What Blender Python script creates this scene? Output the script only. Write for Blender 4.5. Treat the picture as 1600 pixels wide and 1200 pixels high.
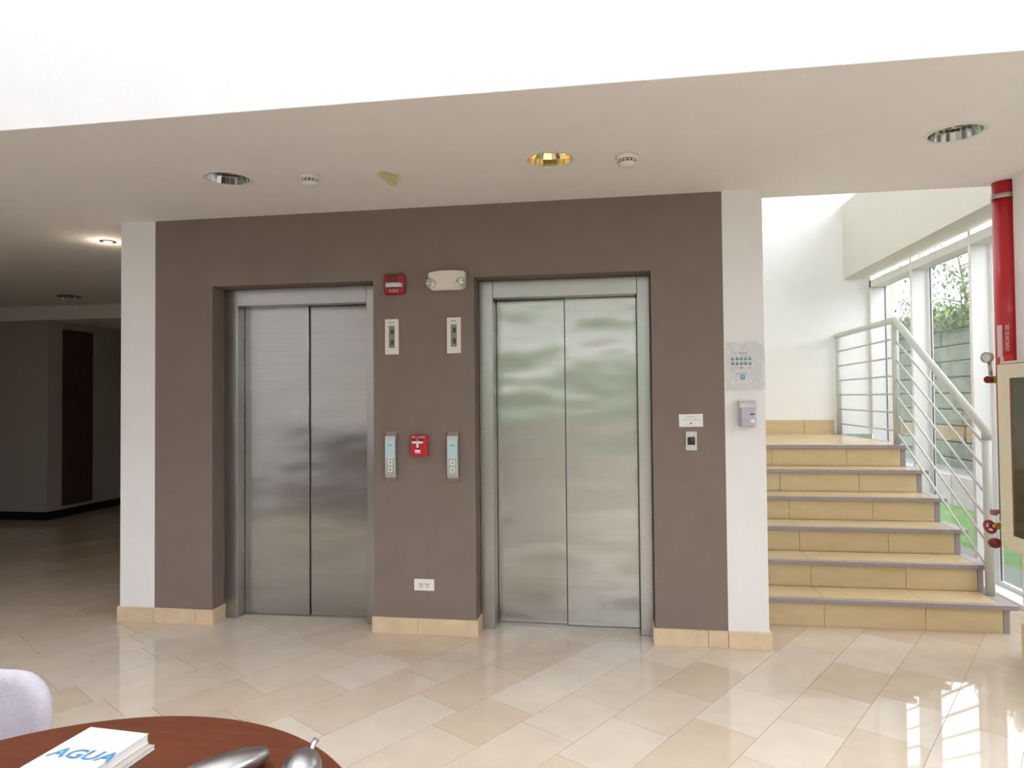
import bpy, bmesh, math, random
import numpy as np
from mathutils import Vector, Matrix
random.seed(7)
for o in list(bpy.data.objects): bpy.data.objects.remove(o)
SC = bpy.context.scene
COL = SC.collection
R = math.radians

# ------------------------------------------------------------------ camera
FPX = 1050.0
PITCH, ROLL, YAW = R(1.266), R(-0.524), R(8.57)
CAM = Vector((0, 0, 1.45))
FW = Vector((-math.sin(YAW)*math.cos(PITCH), math.cos(YAW)*math.cos(PITCH), math.sin(PITCH)))
_r = Vector((math.cos(YAW), math.sin(YAW), 0)); _u = _r.cross(FW)
RT = _r*math.cos(ROLL) + _u*math.sin(ROLL)
UP = -_r*math.sin(ROLL) + _u*math.cos(ROLL)
cd = bpy.data.cameras.new('camera'); cam = bpy.data.objects.new('camera', cd); COL.objects.link(cam)
cam.matrix_world = Matrix(((RT.x, UP.x, -FW.x, CAM.x), (RT.y, UP.y, -FW.y, CAM.y), (RT.z, UP.z, -FW.z, CAM.z), (0, 0, 0, 1)))
cd.sensor_fit = 'HORIZONTAL'; cd.sensor_width = 36; cd.lens = 36*FPX/1600; cd.clip_start = .05; cd.clip_end = 200
SC.camera = cam

# ------------------------------------------------------------------ sky and exposure (bright overcast day)
w = bpy.data.worlds.new('overcast_sky'); SC.world = w; w.use_nodes = True
nt = w.node_tree; nt.nodes.clear()
out = nt.nodes.new('ShaderNodeOutputWorld'); bg = nt.nodes.new('ShaderNodeBackground')
tc = nt.nodes.new('ShaderNodeTexCoord'); sp = nt.nodes.new('ShaderNodeSeparateXYZ'); cr = nt.nodes.new('ShaderNodeValToRGB')
nt.links.new(tc.outputs['Generated'], sp.inputs[0]); nt.links.new(sp.outputs['Z'], cr.inputs[0])
cr.color_ramp.elements[0].position = 0.0; cr.color_ramp.elements[0].color = (.915, .94, 1, 1)
cr.color_ramp.elements[1].position = 0.9; cr.color_ramp.elements[1].color = (.93, .95, 1, 1)
nt.links.new(cr.outputs[0], bg.inputs[0]); bg.inputs[1].default_value = 5.0
nt.links.new(bg.outputs[0], out.inputs[0])
vs = SC.view_settings
SC.display_settings.display_device = 'sRGB'
vs.view_transform = 'Standard'; vs.look = 'None'; vs.exposure = 0.46; vs.gamma = 1.0; vs.use_curve_mapping = False
SC.cycles.max_bounces = 12; SC.cycles.diffuse_bounces = 7; SC.cycles.glossy_bounces = 6
SC.cycles.transparent_max_bounces = 12; SC.cycles.transmission_bounces = 6
SC.cycles.sample_clamp_indirect = 6.0; SC.cycles.use_denoising = True
SC.cycles.caustics_reflective = False; SC.cycles.caustics_refractive = False

# ------------------------------------------------------------------ materials
def lin(c):
    return tuple((v/255/12.92 if v/255 <= .04045 else ((v/255+.055)/1.055)**2.4) for v in c)
MATS = {}
def mat(name, rgb, rough=.5, metal=0, var=.04, nscale=8, bump=0, bscale=60, spec=.5, objcol=False, coat=0, emit=None, aniso=0, stretch=None):
    if name in MATS: return MATS[name]
    m = bpy.data.materials.new(name); m.use_nodes = True; t = m.node_tree; b = t.nodes['Principled BSDF']
    N = t.nodes.new; L = t.links.new
    geo = N('ShaderNodeNewGeometry'); pos = geo.outputs['Position']
    if stretch:
        mp = N('ShaderNodeMapping'); mp.inputs['Scale'].default_value = stretch; L(pos, mp.inputs[0]); pos = mp.outputs[0]
    no = N('ShaderNodeTexNoise'); no.inputs['Scale'].default_value = nscale; no.inputs['Detail'].default_value = 5; L(pos, no.inputs['Vector'])
    mr = N('ShaderNodeMapRange'); mr.inputs[1].default_value = .3; mr.inputs[2].default_value = .7
    mr.inputs[3].default_value = 1-var; mr.inputs[4].default_value = 1+var; L(no.outputs['Fac'], mr.inputs[0])
    vm = N('ShaderNodeVectorMath'); vm.operation = 'SCALE'; L(mr.outputs[0], vm.inputs['Scale'])
    if objcol:
        oi = N('ShaderNodeObjectInfo'); L(oi.outputs['Color'], vm.inputs[0])
    else:
        vm.inputs[0].default_value = lin(rgb)
    L(vm.outputs[0], b.inputs['Base Color'])
    b.inputs['Roughness'].default_value = rough; b.inputs['Metallic'].default_value = metal
    b.inputs['Specular IOR Level'].default_value = spec; b.inputs['Coat Weight'].default_value = coat
    b.inputs['Anisotropic'].default_value = aniso
    if bump:
        n2 = N('ShaderNodeTexNoise'); n2.inputs['Scale'].default_value = bscale; n2.inputs['Detail'].default_value = 3; L(pos, n2.inputs['Vector'])
        bp = N('ShaderNodeBump'); bp.inputs['Strength'].default_value = 1; bp.inputs['Distance'].default_value = bump
        L(n2.outputs['Fac'], bp.inputs['Height']); L(bp.outputs[0], b.inputs['Normal'])
    if emit:
        b.inputs['Emission Color'].default_value = (*lin(emit[0]), 1); b.inputs['Emission Strength'].default_value = emit[1]
    MATS[name] = m; return m

WHITE = mat('white_paint', (234, 233, 234), .75, var=.015, bump=.0006, bscale=180)
CEIL = mat('ceiling_paint', (238, 234, 233), .85, var=.015)
BROWN = mat('taupe_wall_paint', (127, 113, 105), .8, var=.04, bump=.0008, bscale=160)
STAIRWHITE = mat('stairwell_paint', (244, 244, 243), .8, var=.01)
SIDEWHITE = mat('warm_white_paint', (214, 212, 200), .8, var=.01)
STEEL = mat('brushed_stainless', (174, 172, 168), .30, 1, var=.05, nscale=1, stretch=(1, 1, 260), aniso=0)
STONE = mat('travertine_baseboard', (216, 194, 162), .35, var=.09, nscale=9)
TILE = mat('polished_marble_tile', (0, 0, 0), .035, var=.045, nscale=7, objcol=True, coat=0, spec=.5)
STEPTILE = mat('cream_step_tile', (208, 187, 148), .22, var=.05, nscale=7, stretch=(1, 1, 3))
GRANITE = mat('grey_granite', (158, 148, 146), .45, var=.22, nscale=160)
GROUT = mat('grout', (176, 158, 132), .7)
DARK = mat('dark_rubber', (24, 22, 22), .5)
SKIRT = mat('black_skirting', (20, 18, 17), .4)
RAIL = mat('painted_steel_rail', (196, 199, 190), .38, .0, var=.02)
ALU = mat('white_aluminium', (238, 238, 236), .4, 0, var=.01)
GASKET = mat('grey_gasket', (96, 98, 112), .5)
RED = mat('red_enamel', (196, 24, 40), .3, var=.05, coat=.3)
DKRED = mat('dark_red_plastic', (110, 16, 22), .35)
PLWHITE = mat('white_plastic', (230, 228, 224), .4, var=.02)
CREAM = mat('cream_plastic', (224, 218, 206), .42, var=.02)
YELLOWED = mat('yellowed_plastic', (206, 196, 150), .5, var=.04)
GREYPL = mat('grey_plastic', (128, 132, 128), .3)
DKGREY = mat('dark_grey_plastic', (62, 58, 60), .35)
SILVER = mat('satin_aluminium', (190, 187, 182), .35, .85, var=.03)
CHROME = mat('chrome', (235, 235, 235), .08, 1, var=.0)
GOLD = mat('gold_reflector', (250, 230, 180), .13, 1, var=.0)
PALEBLUE = mat('pale_blue_glass', (184, 212, 216), .12, 0, var=.02)
BLACK = mat('black_plastic', (22, 20, 22), .4)
INK = mat('dark_print', (60, 60, 66), .7)
PALEINK = mat('pale_print', (150, 148, 152), .7)
BLUEINK = mat('blue_print', (88, 140, 178), .6, var=.25, nscale=90)
CYAN = mat('cyan_print', (60, 160, 206), .5)
PAPER = mat('white_paper', (228, 228, 230), .6, var=.01)
BRASS = mat('brass', (176, 142, 84), .3, .9)
WOOD = mat('cherry_wood_top', (96, 48, 25), .5, var=.16, nscale=3, stretch=(2, 14, 2), spec=.3)
WOODEDGE = mat('cherry_wood_edge', (120, 48, 38), .4, var=.1)
DOORWOOD = mat('dark_wood', (74, 56, 40), .5, var=.15)
FABRIC = mat('lavender_grey_fabric', (186, 181, 191), .95, var=.05, nscale=40, bump=.002, bscale=140)
HOSE = mat('canvas_hose', (186, 176, 150), .85, var=.06, nscale=30, bump=.001, bscale=300)
LAMPWHITE = mat('lamp_tube', (240, 236, 222), .3)
GRASS = mat('lawn', (70, 112, 44), .95, var=.35, nscale=6, bump=.02, bscale=60)
PAVE = mat('outdoor_concrete', (96, 102, 96), .9, var=.1)
BLOCK = mat('mossy_stone', (72, 80, 66), .95, var=.35, nscale=5, bump=.01, bscale=30)
HEDGE = mat('ivy_leaves', (82, 106, 46), .8, var=.4, nscale=4)
LEAF = mat('tree_leaves', (118, 142, 98), .7, var=.3, nscale=3)
BARK = mat('bark', (92, 80, 66), .9, var=.2)
TERRA = mat('dry_planting', (98, 88, 62), .95, var=.35, nscale=7)
CONC = mat('beige_render', (206, 196, 186), .9)

def wavy_steel():
    m = STEEL.copy(); m.name = 'rolled_stainless_panel'; t = m.node_tree; b = t.nodes['Principled BSDF']
    N = t.nodes.new; L = t.links.new
    geo = N('ShaderNodeNewGeometry'); mp = N('ShaderNodeMapping'); mp.inputs['Scale'].default_value = (1.0, 1, 2.2); L(geo.outputs['Position'], mp.inputs[0])
    n = N('ShaderNodeTexNoise'); n.inputs['Scale'].default_value = 1.6; n.inputs['Detail'].default_value = 1.5; L(mp.outputs[0], n.inputs['Vector'])
    bp = N('ShaderNodeBump'); bp.inputs['Distance'].default_value = .018; bp.inputs['Strength'].default_value = 1
    L(n.outputs['Fac'], bp.inputs['Height']); L(bp.outputs[0], b.inputs['Normal'])
    b.inputs['Roughness'].default_value = .24
    return m
DOORSTEEL = wavy_steel()

def glass(name, tint, refl=1.0, haze=0.0):
    m = bpy.data.materials.new(name); m.use_nodes = True; t = m.node_tree; t.nodes.clear(); N = t.nodes.new; L = t.links.new
    o = N('ShaderNodeOutputMaterial'); mx = N('ShaderNodeMixShader'); tr = N('ShaderNodeBsdfTransparent'); gl = N('ShaderNodeBsdfGlossy'); fr = N('ShaderNodeFresnel')
    tr.inputs[0].default_value = (*tint, 1); gl.inputs['Roughness'].default_value = .01; 
    ge = N('ShaderNodeNewGeometry'); io = N('ShaderNodeMapRange'); io.inputs[3].default_value = 1.45; io.inputs[4].default_value = 1/1.45   # same sheet reflectance from both faces
    L(ge.outputs['Backfacing'], io.inputs[0]); L(io.outputs[0], fr.inputs[0])
    ma = N('ShaderNodeMath'); ma.operation = 'MULTIPLY'; ma.inputs[1].default_value = refl; L(fr.outputs[0], ma.inputs[0])
    L(ma.outputs[0], mx.inputs[0])
    src = tr.outputs[0]
    if haze:
        m2 = N('ShaderNodeMixShader'); df = N('ShaderNodeBsdfDiffuse'); df.inputs[0].default_value = (.85, .9, .87, 1); m2.inputs[0].default_value = haze
        L(tr.outputs[0], m2.inputs[1]); L(df.outputs[0], m2.inputs[2]); src = m2.outputs[0]
    L(src, mx.inputs[1]); L(gl.outputs[0], mx.inputs[2]); L(mx.outputs[0], o.inputs[0])
    return m
GLASS = glass('window_glass', (.975, .98, .978), 1.0, .02)
CABGLASS = glass('cabinet_glass', (.74, .75, .70), .8)
PLASTICFILM = glass('clear_plastic_film', (.99, .988, .99), 3.0, .12)
PLASTICFILM.node_tree.nodes['Glossy BSDF'].inputs['Roughness'].default_value = .12
LENS = glass('clear_lens', (.85, .88, .86), 2.0, .25)

# ------------------------------------------------------------------ mesh helpers
def box(bm, x0, x1, y0, y1, z0, z1, bev=0, seg=1):
    r = bmesh.ops.create_cube(bm, size=1); vs_ = r['verts']
    for v in vs_:
        v.co = Vector((x0+(v.co.x+.5)*(x1-x0), y0+(v.co.y+.5)*(y1-y0), z0+(v.co.z+.5)*(z1-z0)))
    if bev:
        es = {e for v in vs_ for e in v.link_edges}
        bmesh.ops.bevel(bm, geom=list(es), offset=bev, segments=seg, affect='EDGES', profile=.5)
def prism(bm, pts, axis, a, b):
    """extrude a 2-D outline along an axis between a and b"""
    def P(u, v, t):
        return {'x': (t, u, v), 'y': (u, t, v), 'z': (u, v, t)}[axis]
    va = [bm.verts.new(P(u, v, a)) for u, v in pts]; vb = [bm.verts.new(P(u, v, b)) for u, v in pts]
    fs = [bm.faces.new(va), bm.faces.new(vb[::-1])]
    for i in range(len(pts)):
        j = (i+1) % len(pts); fs.append(bm.faces.new((va[i], vb[i], vb[j], va[j])))
    bmesh.ops.recalc_face_normals(bm, faces=fs)
def tube(bm, pts, r, seg=12, caps=True):
    pts = [Vector(p) for p in pts]; rr = r if isinstance(r, (list, tuple)) else [r]*len(pts); rings = []
    n = None
    for i, p in enumerate(pts):
        d = ((pts[min(i+1, len(pts)-1)]-p).normalized() + (p-pts[max(i-1, 0)]).normalized()).normalized()
        if n is None: n = d.orthogonal().normalized()
        n = (n - d*n.dot(d)).normalized(); b = d.cross(n)
        k = 1
        if 0 < i < len(pts)-1:
            c = (pts[i+1]-p).normalized().dot(d); k = 1/max(c, .5)
        ax = None
        if k > 1.001:
            ax = ((pts[i+1]-p).normalized() - (p-pts[i-1]).normalized()).normalized()
        ring = []
        for s in range(seg):
            a = 2*math.pi*s/seg; o = n*math.cos(a)*rr[i] + b*math.sin(a)*rr[i]
            if ax is not None: o += ax*o.dot(ax)*(k-1)
            ring.append(bm.verts.new(p+o))
        rings.append(ring)
    for i in range(len(rings)-1):
        for s in range(seg):
            t = (s+1) % seg; f = bm.faces.new((rings[i][s], rings[i][t], rings[i+1][t], rings[i+1][s])); f.smooth = True
    if caps:
        bm.faces.new(rings[0][::-1]); bm.faces.new(rings[-1])
def lathe(bm, prof, seg=32, M=None, smooth=True, closed=False):
    M = M or Matrix(); rings = []
    for r_, z_ in prof:
        if r_ < 1e-6: rings.append([bm.verts.new(M @ Vector((0, 0, z_)))])
        else: rings.append([bm.verts.new(M @ Vector((r_*math.cos(2*math.pi*s/seg), r_*math.sin(2*math.pi*s/seg), z_))) for s in range(seg)])
    for i in range(len(rings)-1):
        a, b = rings[i], rings[i+1]
        for s in range(seg):
            t = (s+1) % seg
            if len(a) == 1 and len(b) == 1: continue
            if len(a) == 1: f = bm.faces.new((a[0], b[t], b[s]))
            elif len(b) == 1: f = bm.faces.new((a[s], a[t], b[0]))
            else: f = bm.faces.new((a[s], a[t], b[t], b[s]))
            f.smooth = smooth
def obj(name, bm, m, parent=None, label=None, cat=None, group=None, kind=None, fixn=False):
    if fixn: bmesh.ops.recalc_face_normals(bm, faces=bm.faces[:])
    me = bpy.data.meshes.new(name)
    off = Vector((0, 0, 0)); q = parent
    while q is not None: off += q.location; q = q.parent
    if parent is None and len(bm.verts):        # a free-standing mesh gets its origin at the middle of its base
        xs = [v.co for v in bm.verts]
        off = Vector(((min(v.x for v in xs)+max(v.x for v in xs))/2, (min(v.y for v in xs)+max(v.y for v in xs))/2, min(v.z for v in xs)))
    for v in bm.verts: v.co -= off
    bm.to_mesh(me); bm.free(); me.materials.append(m)
    o = bpy.data.objects.new(name, me); COL.objects.link(o)
    if parent is not None: o.parent = parent
    else: o.location = off
    tag(o, label, cat, group, kind); return o
def tag(o, label=None, cat=None, group=None, kind=None):
    if label: o['label'] = label
    if cat: o['category'] = cat
    if group: o['group'] = group
    if kind: o['kind'] = kind
def thing(name, loc, label=None, cat=None, group=None, kind=None):
    o = bpy.data.objects.new(name, None); COL.objects.link(o); o.location = loc; o.empty_display_size = .1
    tag(o, label, cat, group, kind); return o
def B(name, m, parent, *a, bev=0, seg=1, **k):
    bm = bmesh.new(); box(bm, *a, bev=bev, seg=seg); return obj(name, bm, m, parent, **k)
def text(name, s, size, M, m, parent, label=None, align='CENTER', depth=.0006, squash=1.0, bold=0):
    c = bpy.data.curves.new(name, 'FONT'); c.body = s; c.size = size; c.align_x = align; c.align_y = 'CENTER'; c.extrude = depth; c.resolution_u = 3; c.offset = bold
    t = bpy.data.objects.new(name, c); COL.objects.link(t)
    bpy.context.view_layer.update()
    me = bpy.data.meshes.new_from_object(t.evaluated_get(bpy.context.evaluated_depsgraph_get()))
    bpy.data.objects.remove(t); bpy.data.curves.remove(c)
    bm = bmesh.new(); bm.from_mesh(me); bpy.data.meshes.remove(me)
    S = Matrix.Diagonal((squash, 1, 1, 1))
    for v in bm.verts: v.co = (M @ S) @ v.co
    return obj(name, bm, m, parent, label=label)
def wallM(x, y, z, roll=0):        # upright lettering that faces -y
    return Matrix.Translation((x, y, z)) @ Matrix.Rotation(R(90), 4, 'X') @ Matrix.Rotation(roll, 4, 'Z')

# ------------------------------------------------------------------ measures
W = 4.06; CZ = 2.656; SH = .174; TD = .285; Y1 = 4.502; LZ = SH*6; YB = 7.62
XL, XR, YN, YF = -9.5, 2.84, -5.0, 12.0

# ------------------------------------------------------------------ floor and its tiles
floor = thing('floor', (0, 0, -.02), kind='structure')
bm = bmesh.new(); box(bm, XL, XR, YN, YF, -.06, -.0025); obj('screed', bm, GROUT, floor)
ang = R(57.5); TU = Vector((math.cos(ang), math.sin(ang))); TV = Vector((math.sin(ang), -math.cos(ang)))
RW = .2875; V0 = -1.407
known = {0: [2.848, 3.29, 4.05], 1: [3.09, 3.51], -1: [2.62, 3.47], -2: [2.32, 2.69, 3.30], -3: [2.04, 2.40, 3.11], -4: [2.21, 2.70, 3.28],
         -5: [1.675, 2.37], -6: [2.01], -8: [2.26], -9: [1.14]}
def clip(poly, x0, x1, y0, y1):
    def cut(P, f, inter):
        o = []
        for i in range(len(P)):
            a, b = P[i-1], P[i]
            if f(a) != f(b): o.append(inter(a, b))
            if f(b): o.append(b)
        return o
    for ax, lim, s in ((0, x0, 1), (0, x1, -1), (1, y0, 1), (1, y1, -1)):
        if not poly: break
        poly = cut(poly, lambda p: s*(p[ax]-lim) >= 0, lambda a, b: a+(b-a)*((lim-a[ax])/(b[ax]-a[ax])))
    return poly
def project(p):
    d = Vector(p)-CAM; z = d.dot(FW)
    if z < .1: return None
    return 800+FPX*d.dot(RT)/z, 600-FPX*d.dot(UP)/z, z
tiles = []
for k in range(-42, 32):
    v0 = V0+RW*k; js = sorted(known.get(k, []))
    rng = random.Random(1000+k)
    def ln(): return rng.choice([.42, .5, .58, .66])
    if not js: js = [rng.uniform(0, .6)]
    a = js[0]
    while a > -9: a -= ln(); js.insert(0, a)
    a = js[-1]
    while a < 14: a += ln(); js.append(a)
    full = [js[0]]
    for j in js[1:]:
        while j-full[-1] > .80: full.append(full[-1]+(j-full[-1])/math.ceil((j-full[-1])/.75))
        full.append(j)
    for u0, u1 in zip(full, full[1:]):
        g = .0011
        P = [TU*a+TV*b for a, b in ((u0+g, v0+g), (u1-g, v0+g), (u1-g, v0+RW-g), (u0+g, v0+RW-g))]
        P = clip(P, XL, XR, YN, YF)
        if len(P) < 3: continue
        c = sum(P, Vector((0, 0)))/len(P)
        if -3.15 < c.x < .75 and c.y > 4.55: continue
        if .85 < c.x < 2.25 and c.y > 4.75: continue
        if c.x > .75 and c.y > 7.7: continue
        if c.x > 2.2 and c.y > 7.6: continue
        area = abs(sum(P[i-1].x*P[i].y-P[i].x*P[i-1].y for i in range(len(P))))/2
        if area < .0008: continue
        q = project((c.x, c.y, 0)); score = 0
        if q and -60 < q[0] < 1640 and 600 < q[1] < 1260:
            vis = c.y < 4.2 or (c.x/c.y < -3.2/4.06 and c.y < 8.9) or (c.x > .8 and c.y < 4.6) or (c.x > 2.3 and c.y < 7)
            if vis: score = area/q[2]**3
        tiles.append((score, P, c, (u0, v0)))
tiles.sort(key=lambda t: -t[0])
tints = [(206, 191, 173), (205, 189, 170), (208, 194, 177), (203, 186, 166), (206, 191, 172), (202, 184, 163), (208, 195, 179), (205, 190, 171)]
def pix_floor(px, py):
    d = RT*((px-800)/FPX)-UP*((py-600)/FPX)+FW; t = -CAM.z/d.z; return CAM+d*t
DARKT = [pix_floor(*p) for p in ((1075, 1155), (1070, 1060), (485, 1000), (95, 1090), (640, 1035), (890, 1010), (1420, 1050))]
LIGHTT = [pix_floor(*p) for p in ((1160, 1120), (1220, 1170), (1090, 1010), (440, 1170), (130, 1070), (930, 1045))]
def inside(P, c):
    s = [((P[i]-P[i-1]).x*(c.y-P[i-1].y)-(P[i]-P[i-1]).y*(c.x-P[i-1].x)) > 0 for i in range(len(P))]
    return all(s) or not any(s)
def tile_bm(bm, P, h=.0):
    prism(bm, [(p.x, p.y) for p in P], 'z', -.0125, h)
n_ind = sum(1 for t in tiles if t[0] > 0); n_ind = min(n_ind, 295)
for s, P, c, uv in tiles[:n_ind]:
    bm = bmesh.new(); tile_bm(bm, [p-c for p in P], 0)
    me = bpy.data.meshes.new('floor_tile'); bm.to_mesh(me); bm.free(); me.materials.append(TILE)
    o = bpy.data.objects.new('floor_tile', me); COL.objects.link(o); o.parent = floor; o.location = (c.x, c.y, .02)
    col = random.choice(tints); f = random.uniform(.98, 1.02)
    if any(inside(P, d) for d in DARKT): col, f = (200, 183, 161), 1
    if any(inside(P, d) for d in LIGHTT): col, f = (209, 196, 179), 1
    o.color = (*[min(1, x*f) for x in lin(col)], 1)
bm = bmesh.new()
for s, P, c, uv in tiles[n_ind:]: tile_bm(bm, P, 0)
o = obj('distant_floor_tiles', bm, TILE, floor, kind='stuff'); o.color = (*lin((205, 190, 171)), 1)

# ------------------------------------------------------------------ room shell
def shell(name, m, *boxes):
    bm = bmesh.new()
    for b in boxes: box(bm, *b)
    return obj(name, bm, m, kind='structure')
shell('wall_back', BROWN, (-3.01, -2.597, W, 4.42, 0, CZ), (-2.597, -1.495, W, 4.42, 2.205, CZ), (-1.495, -.845, W, 4.42, 0, CZ),
      (-.845, .228, W, 4.42, 2.205, CZ), (.228, .641, W, 4.42, 0, CZ))
shell('wall_back_left', WHITE, (-3.262, -3.01, W, 4.42, 0, CZ))
shell('wall_back_right', WHITE, (.641, .867, W-.002, 4.42, 0, CZ))
shell('wall_shaft', STAIRWHITE, (-3.262, .867, 4.42, 4.50, 0, CZ), (.787, .867, 4.50, YB, 0, 5.2), (-3.262, -3.18, 4.50, YF, 0, 2.9))
shell('wall_stairs', STAIRWHITE, (.787, 2.84, YB, YB+.15, LZ, 4.8))
shell('wall_fascia', WHITE, (XL-.15, 2.99, 2.58, 2.74, CZ+.3, 6.0), (XL-.15, 2.99, 2.578, 2.582, CZ+.001, CZ+.3))
# slab over the hall, with holes for the downlights
def slab():
    bm = bmesh.new()
    box(bm, XL-.15, 2.99, 2.582, 4.24, CZ, CZ+.30); me_o = obj('ceiling', bm, CEIL, kind='structure')
    bm = bmesh.new()
    for (x, y) in ((-2.047, 3.344), (-.301, 3.357), (1.574, 3.345)):
        bmesh.ops.create_cone(bm, cap_ends=True, segments=40, radius1=.110, radius2=.110, depth=.2, matrix=Matrix.Translation((x, y, CZ+.06)))
    cut = obj('cutter', bm, CEIL)
    md = me_o.modifiers.new('b', 'BOOLEAN'); md.operation = 'DIFFERENCE'; md.object = cut; md.solver = 'EXACT'
    bpy.context.view_layer.update()
    me = bpy.data.meshes.new_from_object(me_o.evaluated_get(bpy.context.evaluated_depsgraph_get()))
    me_o.modifiers.clear(); me_o.data = me; bpy.data.objects.remove(cut)
slab()
shell('ceiling_hall', CEIL, (XL-.15, -3.26, 4.24, 7.40, CZ, 2.95), (-3.26, .867, 4.24, 4.5, CZ, 2.95))
shell('wall_stair_parapet', WHITE, (.867, 2.99, 4.10, 4.24, 2.95, 4.8))
shell('ceiling_stairwell', STAIRWHITE, (.787, 2.99, 4.10, YB+.15, 4.8, 4.95))
shell('wall_corridor_beam', WHITE, (XL, -3.26, 7.40, 7.60, 2.486, 2.95))
shell('ceiling_corridor', CEIL, (-7.2, -3.18, 7.60, YF, 2.486, 2.6))
shell('wall_hall_left', mat('hall_shade_grey', (168, 165, 161), .8, var=.02), (XL, -6.95, 7.40, 7.60, 0, 2.486), (-7.1, -6.95, 7.60, YF, 0, 2.486))  # white-grey wall coloured darker to stand in for the hall's shade
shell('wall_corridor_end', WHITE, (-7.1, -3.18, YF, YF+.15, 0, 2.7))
shell('wall_left_blocker', WHITE, (-5.35, -5.2, YN, 2.5, 0, 6.0))  # partition added out of view to keep light off the hall
shell('wall_hall_far', MATS['hall_shade_grey'], (XL-.15, XL, 2.3, 7.6, 0, CZ+.2), (XL, -5.35, 2.3, 2.45, 0, 2.95))
shell('wall_front', WHITE, (XL, 2.99, YN-.15, YN, 0, .75), (XL, 2.99, YN-.15, YN, 3.1, 6.0), (XL, -3.4, YN-.15, YN, .75, 3.1))
shell('wall_right', WHITE, (2.84, 2.99, YN, 4.24, 2.70, 6.0))
shell('wall_right_stair', SIDEWHITE, (2.45, 2.70, 4.24, YB, 2.70, 3.495))
shell('ceiling_atrium', CEIL, (XL, 2.99, YN, -1.2, 6.0, 6.2), (XL, 2.99, 2.3, 2.74, 6.0, 6.2), (XL, -3.8, -1.2, 2.3, 6.0, 6.2))
shell('baseboard_hall', SKIRT, (XL, -6.94, 7.385, 7.40, 0, .1), (-6.95, -6.935, 7.385, YF, 0, .1))
shell('wall_column', PLWHITE, (2.215, 2.62, 3.30, 4.10, 0, CZ))

# skylight glass
sky1 = thing('window_3', (-2.5, .35, 6.0), kind='structure')
bm = bmesh.new(); box(bm, -3.8, 2.99, -1.2, 2.3, 6.05, 6.06); obj('pane', bm, GLASS, sky1)
for i in range(5):
    x = -3.77+i*6.7/4; B('glazing_bar', ALU, sky1, x-.03, x+.03, -1.2, 2.3, 6.0, 6.05)
sky2 = thing('window_4', (2.6, 5.9, 3.5), kind='structure')
bm = bmesh.new(); box(bm, 2.62, 2.63, 4.24, YB, 3.52, 4.74); obj('pane', bm, GLASS, sky2)
B('sill_rail', ALU, sky2, 2.58, 2.68, 4.24, YB, 3.496, 3.52)
B('head_rail', ALU, sky2, 2.58, 2.68, 4.24, YB, 4.74, 4.799)
# rear window
rw = thing('window_2', (-2.6, YN, .75), kind='structure')
bm = bmesh.new(); box(bm, -3.4, 2.99, YN-.08, YN-.07, .75, 3.1); obj('pane', bm, GLASS, rw)
for i in range(5):
    x = -3.36+i*6.3/4; B('mullion', ALU, rw, x-.04, x+.04, YN-.12, YN-.02, .75, 3.1)
B('transom', ALU, rw, -3.4, 2.99, YN-.12, YN-.02, 2.3, 2.36)

# side glazing with deep white fins
gw = thing('window_1', (2.84, 2.0, 0), kind='structure')
fins = [7.585, 6.60, 5.575, 4.57, 3.27, 1.9, .5, -.9, -2.3, -3.7]
for y in fins:
    B('mullion', ALU, gw, 2.70, 2.83, y-.02, y+.02, 0, 2.70)
for a, b in zip([YB]+fins[1:], fins[1:]+[YN]):
    lo, hi = min(a, b)+.021, max(a, b)-.021
    if hi-lo < .2: continue
    fr = bmesh.new()
    for z0, z1 in ((0, .06), (2.60, 2.665)): box(fr, 2.83, 2.86, lo, hi, z0, z1)
    for y0, y1 in ((lo, lo+.028), (hi-.028, hi)): box(fr, 2.83, 2.86, y0, y1, .06, 2.6)
    f = obj('window_frame', fr, ALU, gw)
    bm = bmesh.new()
    for y0, y1 in ((lo+.028, lo+.033), (hi-.033, hi-.028)): box(bm, 2.840, 2.850, y0, y1, .06, 2.6)
    obj('gasket', bm, GASKET, f)
    bm = bmesh.new(); box(bm, 2.842, 2.848, lo+.033, hi-.033, .06, 2.60); obj('pane', bm, GLASS, f)
    B('top_rail', ALU, gw, 2.70, 2.83, lo, hi, 2.595, 2.665)
    B('window_sill', ALU, gw, 2.70, 2.83, lo, hi, 0, .03)
bm = bmesh.new(); box(bm, 2.842, 2.848, 4.24, YB, 2.665, 3.5); obj('pane', bm, GLASS, gw)


# ------------------------------------------------------------------ baseboards of stone pieces
def baseboard(name, segs, h=.097, m=STONE, kind='structure'):
    t = thing(name, (sum(s[0]+s[1] for s in segs)/2/len(segs), segs[0][2], 0), kind=kind)
    for s in segs: B('baseboard_tile', m, t, s[0], s[1], s[2], s[3], 0, s[4] if len(s) > 4 else h, bev=.0015)
    return t
T = .013
baseboard('baseboard_left', [(-3.276, -3.012, W-T, W), (-3.010, -2.708, W-T, W), (-2.706, -2.597+T, W-T, W), (-2.597, -2.597+T, W+.001, 4.198), (-3.276, -3.263, W+.001, 4.5)])
baseboard('baseboard_middle', [(-1.508, -1.213, W-T, W), (-1.211, -.832, W-T, W), (-.845, -.832, W+.001, 4.198), (-1.508, -1.495, W+.001, 4.198)])
baseboard('baseboard_right', [(.215, .526, W-T, W), (.528, .639, W-T, W), (.215, .228, W+.001, 4.198), (.641, .882, W-.019, W-.003), (.868, .882, W-.002, 4.49)])
baseboard('baseboard_landing', [(.868, 1.43, YB-T, YB, LZ+.15), (1.433, 2.02, YB-T, YB, LZ+.15), (2.023, 2.325, YB-T, YB, LZ+.15)], m=STEPTILE)
for o in [c for c in bpy.data.objects if c.parent and c.parent.name == 'baseboard_landing']:
    o.location.z = 0
    for v in o.data.vertices: v.co.z = max(v.co.z, LZ)
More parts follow.
